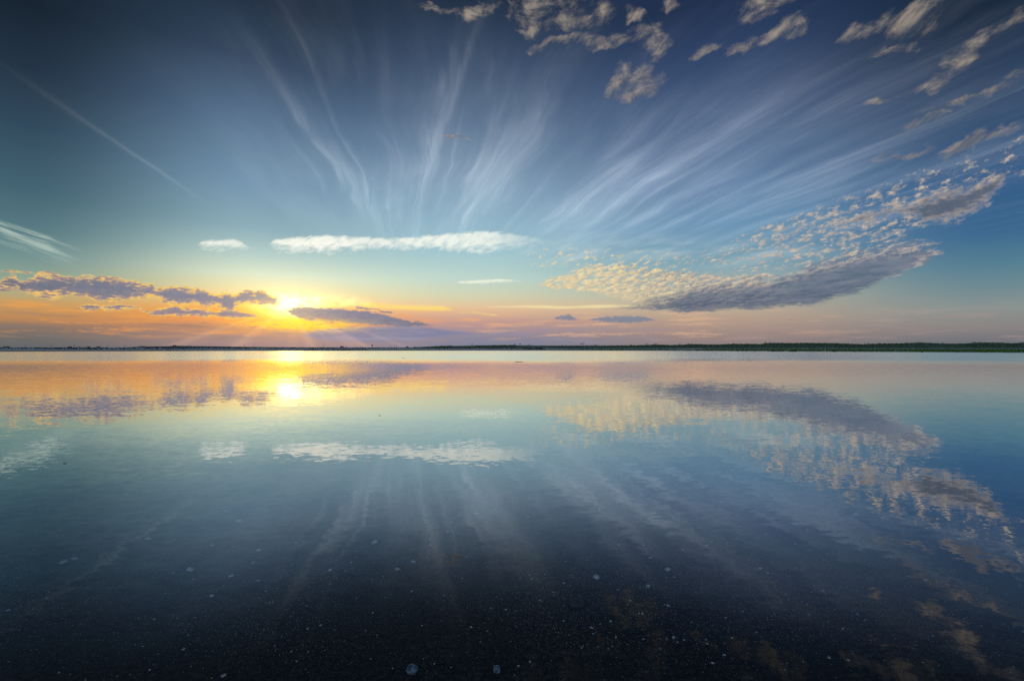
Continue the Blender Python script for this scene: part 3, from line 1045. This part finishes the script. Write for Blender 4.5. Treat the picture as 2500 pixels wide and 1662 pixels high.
# --- white sign on a post in the dunes
px = 1586
d_ = shore(px) + DD + DW * .3
x, y, _ = at(px, d_)
zb = dune_z(px, .3)[2]
e = tag(empty("sign", (x, y, zb - .2)), "small white sign on a post among dark dune bushes", "sign")
zt = height_at(843.4, d_) - zb + .2
mesh_obj("post", *boxg(-.15, .15, -.1, .1, 0, zt), M_wood, e)
mesh_obj("board", [(-0.88, -0.16, zt), (0.88, -0.16, zt), (0.78, -0.16, zt - 0.88), (0.00, -0.16, zt - 1.61), (-0.78, -0.16, zt - 0.88), (-0.88, -0.05, zt), (0.88, -0.05, zt), (0.78, -0.05, zt - 0.88), (0.00, -0.05, zt - 1.61), (-0.78, -0.05, zt - 0.88)],
         [(0, 4, 3, 2, 1), (5, 6, 7, 8, 9), (0, 1, 6, 5), (1, 2, 7, 6), (2, 3, 8, 7), (3, 4, 9, 8), (4, 0, 5, 9)], M_white, e)

# --- clods of peat and weed at the water's edge
def lump(r, seed, sq=.6, sub=2, rough=.35):
    bm = bmesh.new()
    bmesh.ops.create_icosphere(bm, subdivisions=sub, radius=r)
    for v_ in bm.verts:
        n = mnoise.noise((v_.co / r) * 1.6 + Vector((seed * 3.1, seed, 0)))
        v_.co *= 1 + rough * n
        v_.co.z *= sq
    V = [tuple(v_.co) for v_ in bm.verts]
    F = [tuple(v_.index for v_ in f.verts) for f in bm.faces]
    bm.free()
    return V, F


clods = [(1787, .22), (1798, .18), (1802, .25), (1812, .22), (1822, .26), (1842, .22), (1876, .2), (1884, .3), (1890, .34), (1897, .28), (1904, .24), (1911, .28), (1929, .36), (1935, .26), (1941, .36), (2036, .28), (2086, .2), (2251, .26)]
ORD = ("leftmost", "second", "third", "fourth", "fifth", "sixth", "seventh", "eighth", "ninth", "tenth", "eleventh", "twelfth", "thirteenth", "fourteenth", "last")
names_ = {15: "dark clod at the water's edge just right of the gull", 16: "small dark clod at the water's edge, second right of the gull", 17: "dark clod at the water's edge far to the right of the gull"}
for i in range(15):
    names_[i] = "dark peat clod, %s of the row left of the gull" % (ORD[i] if i in (0, 14) else ORD[i] + " from the left")
for i, (px, r) in enumerate(clods):
    y = shore(px) - .4
    x = (px - CX) / FPX * y
    V, F = lump(r, i + 1, .75, 2, .5)
    o = mesh_obj("peat_clod", V, F, M_peat, smooth=True)
    o.location = (x, y, .06)
    tag(o, names_[i], "clod", "clods along the far water's edge")

# ------------------------------------------------------------------ birds
M_feather = simple_mat("white_feathers", (.78, .78, .77), var=.05)
M_mantle = simple_mat("grey_feathers", (.22, .24, .27), var=.12)
M_bill = simple_mat("yellow_bill", (.55, .33, .06), .4, .1)
M_leg = simple_mat("pink_leg", (.42, .27, .24), .5, .1)
M_eye = simple_mat("dark_eye", (.01, .01, .01), .2, .1)


def loft(rings, seg=12):
    """rings: (x, z centre, half width, half height)"""
    V, F = [], []
    for x, zc_, ry, rz in rings:
        for k in range(seg):
            a = 6.28318 * k / seg
            V.append((x, math.cos(a) * ry, zc_ + math.sin(a) * rz))
    for i in range(len(rings) - 1):
        for k in range(seg):
            a, b = i * seg + k, i * seg + (k + 1) % seg
            F.append((a, b, b + seg, a + seg))
    F.append(tuple(range(seg)))
    F.append(tuple((len(rings) - 1) * seg + k for k in range(seg))[::-1])
    return V, F


px = 2013.5
y = shore(px) - 1.2
x = (px - CX) / FPX * y
g = tag(empty("gull", (x, y, -.02), 0.15, 1.25), "white gull with grey wings standing at the far water's edge", "gull")
mesh_obj("body", *loft([(-.30, .245, .012, .008), (-.24, .25, .035, .018), (-.14, .27, .065, .05), (-.02, .30, .085, .082), (.08, .335, .080, .085), (.145, .38, .058, .066), (.165, .43, .042, .048),
                        (.175, .475, .040, .042), (.195, .505, .044, .042), (.225, .51, .036, .034), (.245, .505, .018, .016)]), M_feather, g, True)
for s in (-1, 1):
    V, F = [], []
    pts = [(.09, .355, .05), (.03, .36, .075), (-.10, .325, .085), (-.22, .285, .06), (-.36, .25, .02)]
    for i, (a, z_, hh) in enumerate(pts):
        wy_ = .075 - .03 * i / 4 if i else .055
        V += [(a, s * wy_, z_ + hh * .35), (a, s * (wy_ + .022), z_ - hh * .1), (a - .01, s * wy_, z_ - hh * .6), (a, s * (wy_ - .02), z_ - hh * .1)]
    for i in range(4):
        for k in range(4):
            a, b = i * 4 + k, i * 4 + (k + 1) % 4
            F.append((a, b, b + 4, a + 4))
    mesh_obj("wing", V, F, M_mantle, g, True)
    mesh_obj("leg", *join(tube([(.0, s * .035, .25), (.01, s * .035, .13), (-.005, s * .035, .0)], [.012, .007, .007], 6), boxg(-.01, .05, s * .035 - .018, s * .035 + .018, -.004, .006)), M_leg, g)
    mesh_obj("eye", *[(lambda vf: [(p[0] + .222, p[1] + s * .036, p[2] + .518) for p in vf[0]])(lump(.007, 1, 1, 1, 0)), lump(.007, 1, 1, 1, 0)[1]], M_eye, g)
mesh_obj("bill", *loft([(.24, .503, .013, .014), (.275, .50, .009, .011), (.30, .492, .003, .004)], 8), M_bill, g, True)

# bird on the wing, far off over the dunes
x, y, _ = at(1932, 160)
f = tag(empty("flying_gull", (x, y, height_at(781, 160)), .9), "small gull flying low in the sky above the right hand dunes", "gull")
mesh_obj("body", *loft([(-.26, 0, .03, .008), (-.14, 0, .05, .035), (0, 0, .07, .065), (.12, .01, .055, .055), (.19, .02, .04, .04), (.24, .015, .018, .016), (.29, .005, .004, .004)], 10), M_mantle, f, True)
for s in (-1, 1):
    V = [(.10, s * .05, .03), (-.10, s * .05, .02), (.13, s * .32, .16), (-.05, s * .32, .14), (.05, s * .62, .10), (-.06, s * .60, .09), (-.10, s * .84, .02)]
    top = [(a, b, c + .012) for a, b, c in V]
    n = len(V)
    F = [(0, 1, 3, 2), (2, 3, 5, 4), (4, 5, 6)]
    F2 = F + [tuple(i + n for i in reversed(q)) for q in F] + [(0, 2, 2 + n, n), (2, 4, 4 + n, 2 + n), (4, 6, 6 + n, 4 + n), (6, 5, 5 + n, 6 + n), (5, 3, 3 + n, 5 + n), (3, 1, 1 + n, 3 + n), (1, 0, n, 1 + n)]
    mesh_obj("wing", V + top, F2, M_mantle, f)

# ------------------------------------------------------------------ the shallow bed in front: shells, pebbles, weed, twigs
m_shell, nt = mat("pale_shell")
P, _ = pos(nt)
n = nt.noise(P, 55.0, 4, .6)
info = nt.n.new('ShaderNodeObjectInfo')
rnd = S(nt, info.outputs['Random'])
c_ = nt.mix(rnd, (.52, .57, .60, 1), (.40, .42, .40, 1))
out(nt, pbsdf(nt, nt.mix(nt.ss(n, .35, .7), c_, nt.mix(.6, c_, (.20, .20, .20, 1))), .55, None, .4))
m_peb, nt = mat("mottled_pebble")
P, _ = pos(nt)
n = nt.noise(P, 70.0, 4, .65)
out(nt, pbsdf(nt, nt.mix(nt.ss(n, .40, .62), (.04, .055, .07, 1), (.20, .25, .30, 1)), .5, None, .4))
m_dpeb, nt = mat("dark_stone")
P, _ = pos(nt)
n = nt.noise(P, 40.0, 4, .65)
out(nt, pbsdf(nt, nt.mix(nt.ss(n, .40, .62), (.012, .012, .014, 1), (.04, .04, .042, 1)), .6, None, .3))
m_weed = simple_mat("green_weed", (.012, .045, .018), .6, .5, 20)
m_leaf = simple_mat("brown_leaf", (.20, .085, .03), .6, .4, 30)


def shell_mesh(name, ribs=9, rings=4, dome=.28, narrow=1.0):
    """a ribbed valve: fan of ribs from the hinge, domed, with a thin under-lip"""
    V, F = [(-.5, 0, .02)], []
    for j in range(1, rings + 1):
        t = j / rings
        for k in range(ribs * 2 + 1):
            a = -1.15 + 2.3 * k / (ribs * 2)
            r = t * (1 + (.03 if k % 2 else -.02) * t)
            z = dome * math.sin(math.pi * min(1, t * .95)) * (1 - abs(a) / 1.9) + (.018 if k % 2 else 0)
            V.append((-.5 + r * math.cos(a), r * math.sin(a) * .80 * narrow, max(z, 0) + .01))
    nk = ribs * 2 + 1
    for k in range(nk - 1):
        F.append((0, 1 + k, 2 + k))
    for j in range(rings - 1):
        for k in range(nk - 1):
            a = 1 + j * nk + k
            F.append((a, a + nk, a + nk + 1, a + 1))
    b = len(V)
    last = 1 + (rings - 1) * nk
    for k in range(nk):
        p = V[last + k]
        V.append((p[0] * .97, p[1] * .97, -.04))
    for k in range(nk - 1):
        F.append((last + k, b + k, b + k + 1, last + k + 1))
    me = bpy.data.meshes.new(name)
    me.from_pydata(V, [], F)
    me.materials.append(m_shell)
    me.update()
    return me


SH = [shell_mesh("ribbed_shell"), shell_mesh("long_shell", 6, 4, .24, .55), shell_mesh("worn_shell", 5, 3, .16, .8)]


def bed_at(px, py):
    y = 1.27 * FPX / (py - HY)
    for _ in range(4):
        z = bed_z((px - CX) / FPX * y, y)
        y = (CAM_H - z) * FPX / (py - HY)
    return (px - CX) / FPX * y, y, z


def shell(px, py, wpx, label, kind=0, rot=None, squash=1.0):
    x, y, z = bed_at(px, py)
    o = bpy.data.objects.new("shell", SH[kind])
    COL.objects.link(o)
    s = wpx * y / FPX
    o.scale = (s, s, s * squash)
    o.location = (x, y, z + .001)
    o.rotation_euler = (random.uniform(-.2, .2), random.uniform(-.2, .2), random.uniform(0, 6.28) if rot is None else rot)
    return tag(o, label, "shell", "shells on the sandy bed")


named = [
    (464, 1391, 19, "largest pale shell on the left, lying tilted on the bed", 0, .5), (155, 1372, 24, "long pale shell near the left edge beside a thin twig", 1, .2), (181, 1364, 20, "pale shell close right of the long one beside the twig", 1, .2),
    (584, 1272, 20, "whitish oval shell, farthest out of the left group", 1, .1), (550, 1248, 15, "thin pale shell farther out than the whitish oval one on the left", 1, .2), (361, 1315, 18, "faint shell lying alone left of the big tilted shell", 1, .2),
    (517, 1454, 15, "narrow bright shell nearest below the big tilted shell", 1, .25), (564, 1406, 16, "grey shell right of the big tilted shell", 1, .1), (518, 1331, 13, "small flat shell above the big tilted shell", 1, 0), (619, 1373, 11, "small bright shell right of the grey shell on the left", 0, 0),
    (545, 1649, 16, "slender shell at the very bottom edge left of the mottled pebble", 1, .3), (20, 1490, 11, "small shell by the left edge of the dark foreground", 1, .4), (868, 1201, 13, "white shell farthest out, in the left middle of the water", 1, .2),
    (914, 1323, 17, "blurred pale shell in the middle left of the bed", 0, 0), (971, 1390, 20, "broad pale shell in the middle of the bed", 1, 3.0), (1009, 1371, 12, "bright shell close right above the broad pale one", 0, .4),
    (1100, 1275, 9, "bright white chip like shell, upper one of two near the middle", 0, .3), (1094, 1298, 9, "bright white shell, lower one of two near the middle", 0, 3.1), (1160, 1254, 18, "flat wide shell far out near the middle", 1, .05), (1120, 1257, 11, "small shell left of the flat wide one near the middle", 1, .3),
    (857, 1373, 9, "small bright shell left of the broad pale one", 0, .2), (806, 1391, 10, "dull shell left of the middle group", 0, 0), (723, 1324, 8, "tiny bright shell between left and middle groups", 0, 0), (631, 1343, 17, "pale shell at the right end of the left group", 1, .1),
    (1630, 1390, 15, "bright white shell right of the round white pebble", 0, 2.8), (1290, 1262, 12, "white flat shell farther out above the green weed", 1, 3.1), (1632, 1479, 14, "pale blue shell below the bright white shell", 1, 2.6), (1445, 1533, 14, "tilted pale shell in the dark foreground right of the middle", 1, 2.5),
    (1490, 1516, 10, "thin pale shell close above right of the tilted one", 1, .1), (1645, 1556, 10, "round pale shell in the dark right foreground", 0, 2.4), (1583, 1430, 14, "thin crescent like shell below the bright white shell", 2, 2.7), (1508, 1439, 9, "curved little shell right below the round white pebble", 2, 1.2),
    (1588, 1361, 11, "forked looking pale shell above the bright white shell", 2, 2.2), (1569, 1330, 12, "pale shell pair farther out in the right middle", 2, 0), (1510, 1330, 9, "small pale shell left of the far pair", 2, .5), (1836, 1161, 7, "white shell farthest out on the right", 0, 0),
    (1689, 1290, 8, "small white shell far out right of the middle", 1, 0), (1856, 1388, 13, "brownish flat shell on the right bed", 0, 2.9), (1976, 1344, 10, "white shell on the right, lower of a close pair", 1, 2.8), (1942, 1328, 7, "white shell on the right, upper of a close pair", 0, 2.2),
    (2139, 1237, 10, "pale flat shell far out on the right below the cloud reflection", 1, 3.0), (2089, 1255, 14, "faint broad shell left of the far pale one on the right", 0, 2.9), (2228, 1334, 12, "pale shell alone on the right bed", 1, 3.0), (2259, 1416, 11, "bright shell in the dark right foreground, nearest the right side", 1, 3.0),
    (2071, 1611, 8, "bluish shell at the bottom right", 0, 0), (2024, 1605, 8, "dull shell left of the bluish one at the bottom right", 0, 2.7), (1769, 1598, 6, "tiny greenish white shell at the bottom right of the middle", 0, 0), (1503, 1555, 6, "tiny bright shell at the bottom below the tilted one", 0, 0),
]
for px, py, wp, lab, k, r_ in named:
    shell(px, py, wp * .85, lab, k, r_ + random.choice((-.25, 0, .25)))
random.seed(5)
cnt = 0
while cnt < 230:
    px = random.uniform(-60, 2560)
    py = 1190 + 470 * random.random() ** .8
    dens = .35 + .65 * math.exp(-((px - 1400) / 600.0) ** 2)
    if random.random() > dens:
        continue
    x, y, z = bed_at(px, py)
    o = shell(px, py, random.choice((3, 3.5, 4, 5, 6)), "small pale shell fragment among many scattered over the sandy bed", random.choice((0, 1, 2)))
    o["group"] = "small shell fragments scattered over the bed"
    o.name = "shell_fragment"
    o["category"] = "shell fragment"
    cnt += 1


def pebble(px, py, wpx, hpx, label, m, seed, name="pebble"):
    x, y, z = bed_at(px, py)
    s = wpx * y / FPX / 2
    V, F = lump(s, seed, .6, 3, .12)
    o = mesh_obj(name, V, F, m, smooth=True)
    o.location = (x, y, z + s * .25)
    o.scale = (1, max(.7, min(1.6, hpx / wpx * 1.5)), 1)
    o.rotation_euler = (0, 0, random.uniform(-.3, .3))
    return tag(o, label, "pebble", "pebbles on the sandy bed")


pebble(1006, 1637, 31, 20, "large mottled blue grey pebble at the bottom edge, left of a smaller one", m_peb, 3)
pebble(1213, 1636, 19, 25, "rounded blue grey pebble at the bottom edge right of the mottled one", m_peb, 8)
pebble(1456, 1410, 16, 12, "round white pebble in the middle of the bed right of the green weed", m_shell, 5)
pebble(1407, 1480, 42, 24, "dark stone half sunk in the sand below the white pebble", m_dpeb, 11)
pebble(2055, 1463, 40, 20, "dark flat stone on the right of the bed", m_dpeb, 13)

# thread weed, leaves, twigs
x, y, z = bed_at(1299, 1367)
e = tag(empty("seaweed", (x, y, z)), "dark green weed patch lying on the bed near the middle", "seaweed")
for i in range(26):
    pts, a, r = [], random.uniform(-.35, .35), .0025
    sx, sy = random.uniform(-.12, .05), random.uniform(-.06, .06)
    for k in range(7):
        pts.append((sx + k * .022, sy + math.sin(k * .9 + i) * .006 + math.sin(a) * k * .02, .006 + .008 * math.sin(k * .5 + i) ** 2))
    mesh_obj("strand", *tube(pts, [r] * 6 + [.0008], 5), m_weed, e)
for px, py, lab in [(1120, 1357, "orange brown leaf on the bed, right one of two"), (1082, 1357, "orange brown leaf on the bed, left one of two"), (1885, 1425, "brown leaf on the right of the bed")]:
    x, y, z = bed_at(px, py)
    L = .035
    V, F = [], []
    for k in range(7):
        t = k / 6
        wv = math.sin(math.pi * min(1, t * 1.02)) * .45 * (1 - .3 * t)
        V += [(L * (t - .5), -wv * L, .004 + .004 * math.sin(t * 4)), (L * (t - .5), 0, .001 + .003 * math.sin(t * 3)), (L * (t - .5), wv * L, .005)]
    for k in range(6):
        for q in (0, 1):
            a = k * 3 + q
            F.append((a, a + 1, a + 4, a + 3))
    o = mesh_obj("leaf", V, F, m_leaf, smooth=True)
    o.location = (x, y, z + .003)
    o.rotation_euler = (0, 0, random.uniform(-.5, .5))
    tag(o, lab, "leaf", "leaves on the bed")


def twig(px, py, length_px, label, floating=True, rot=.1):
    if floating:
        y = CAM_H * FPX / (py - HY)
        x, z = (px - CX) / FPX * y, .004
    else:
        x, y, z = bed_at(px, py)
    L = length_px * y / FPX
    r = L * .022 + .0015
    o = mesh_obj("twig", *join(tube([(-L / 2, 0, 0), (-L * .15, L * .02, r), (L * .2, -L * .015, 0), (L / 2, L * .03, r)], [r, r * 1.1, r * .9, r * .4], 7),
                               tube([(L * .05, 0, 0), (L * .2, L * .10, r * 2)], [r * .6, r * .2], 5)), M_bark)
    o.location = (x, y, z)
    o.rotation_euler = (0, 0, rot)
    return tag(o, label, "twig", "twigs in the water")


twig(985, 874, 10, "dark twig floating far out left of the middle")
twig(1268, 884, 22, "long dark twig floating far out in the middle")
twig(927, 1014, 6, "tiny dark twig floating in the middle distance")
twig(159, 1131, 8, "tiny dark twig floating on the left")
twig(137, 1364, 44, "long thin twig on the bed near the left edge", False, .05)
twig(1625, 1264, 46, "thin dark twig on the bed right of the middle", False, .03)
twig(1690, 1240, 6, "short dark twig on the bed right of the middle", False, .4)

# grit and broken shell over the near bed, too fine to count
V, F, MI = [], [], []
random.seed(77)
k = 0
while k < 90000:
    py = 1130 + 530 * (random.random() + random.random()) / 2 * random.choice((1, .9, 1.08))
    px = random.uniform(-200, 2700)
    x, y, z = bed_at(px, py) if False else (None, None, None)
    if x is None:
        y = 1.27 * FPX / (py - HY)
        x = (px - CX) / FPX * y
        z = bed_z(x, y)
    n = mnoise.noise((x * 1.4, y * 1.4, 9)) * .5 + mnoise.noise((x * .5, y * .5, 4)) * .5
    if n < random.uniform(-.5, .3):
        k += 1
        continue
    r = random.uniform(.0011, .0030) * (1.0 if random.random() < .94 else 1.7) * (.58 + .22 * y)
    a = random.uniform(0, 6.28)
    b = len(V)
    e1 = random.uniform(.5, 1.0)
    V += [(x + math.cos(a) * r, y + math.sin(a) * r, z + .002), (x + math.cos(a + 1.9) * r * e1, y + math.sin(a + 1.9) * r * e1, z + .002 + r * .3), (x + math.cos(a + 3.6) * r, y + math.sin(a + 3.6) * r, z + .002),
          (x, y, z + .002 + r * .9)]
    F += [(b, b + 1, b + 3), (b + 1, b + 2, b + 3), (b + 2, b, b + 3)]
    MI += [random.choice((0, 1, 1, 1, 2, 2))] * 3
    k += 1
grit = mesh_obj("shell_grit", V, F, m_shell)
grit.data.materials.append(m_peb)
grit.data.materials.append(simple_mat("tan_grit", (.16, .12, .08), .7, .3, 40))
grit.data.polygons.foreach_set('material_index', MI)
grit["kind"] = "stuff"
grit["label"] = "fine broken shell and grit over the near sandy bed"
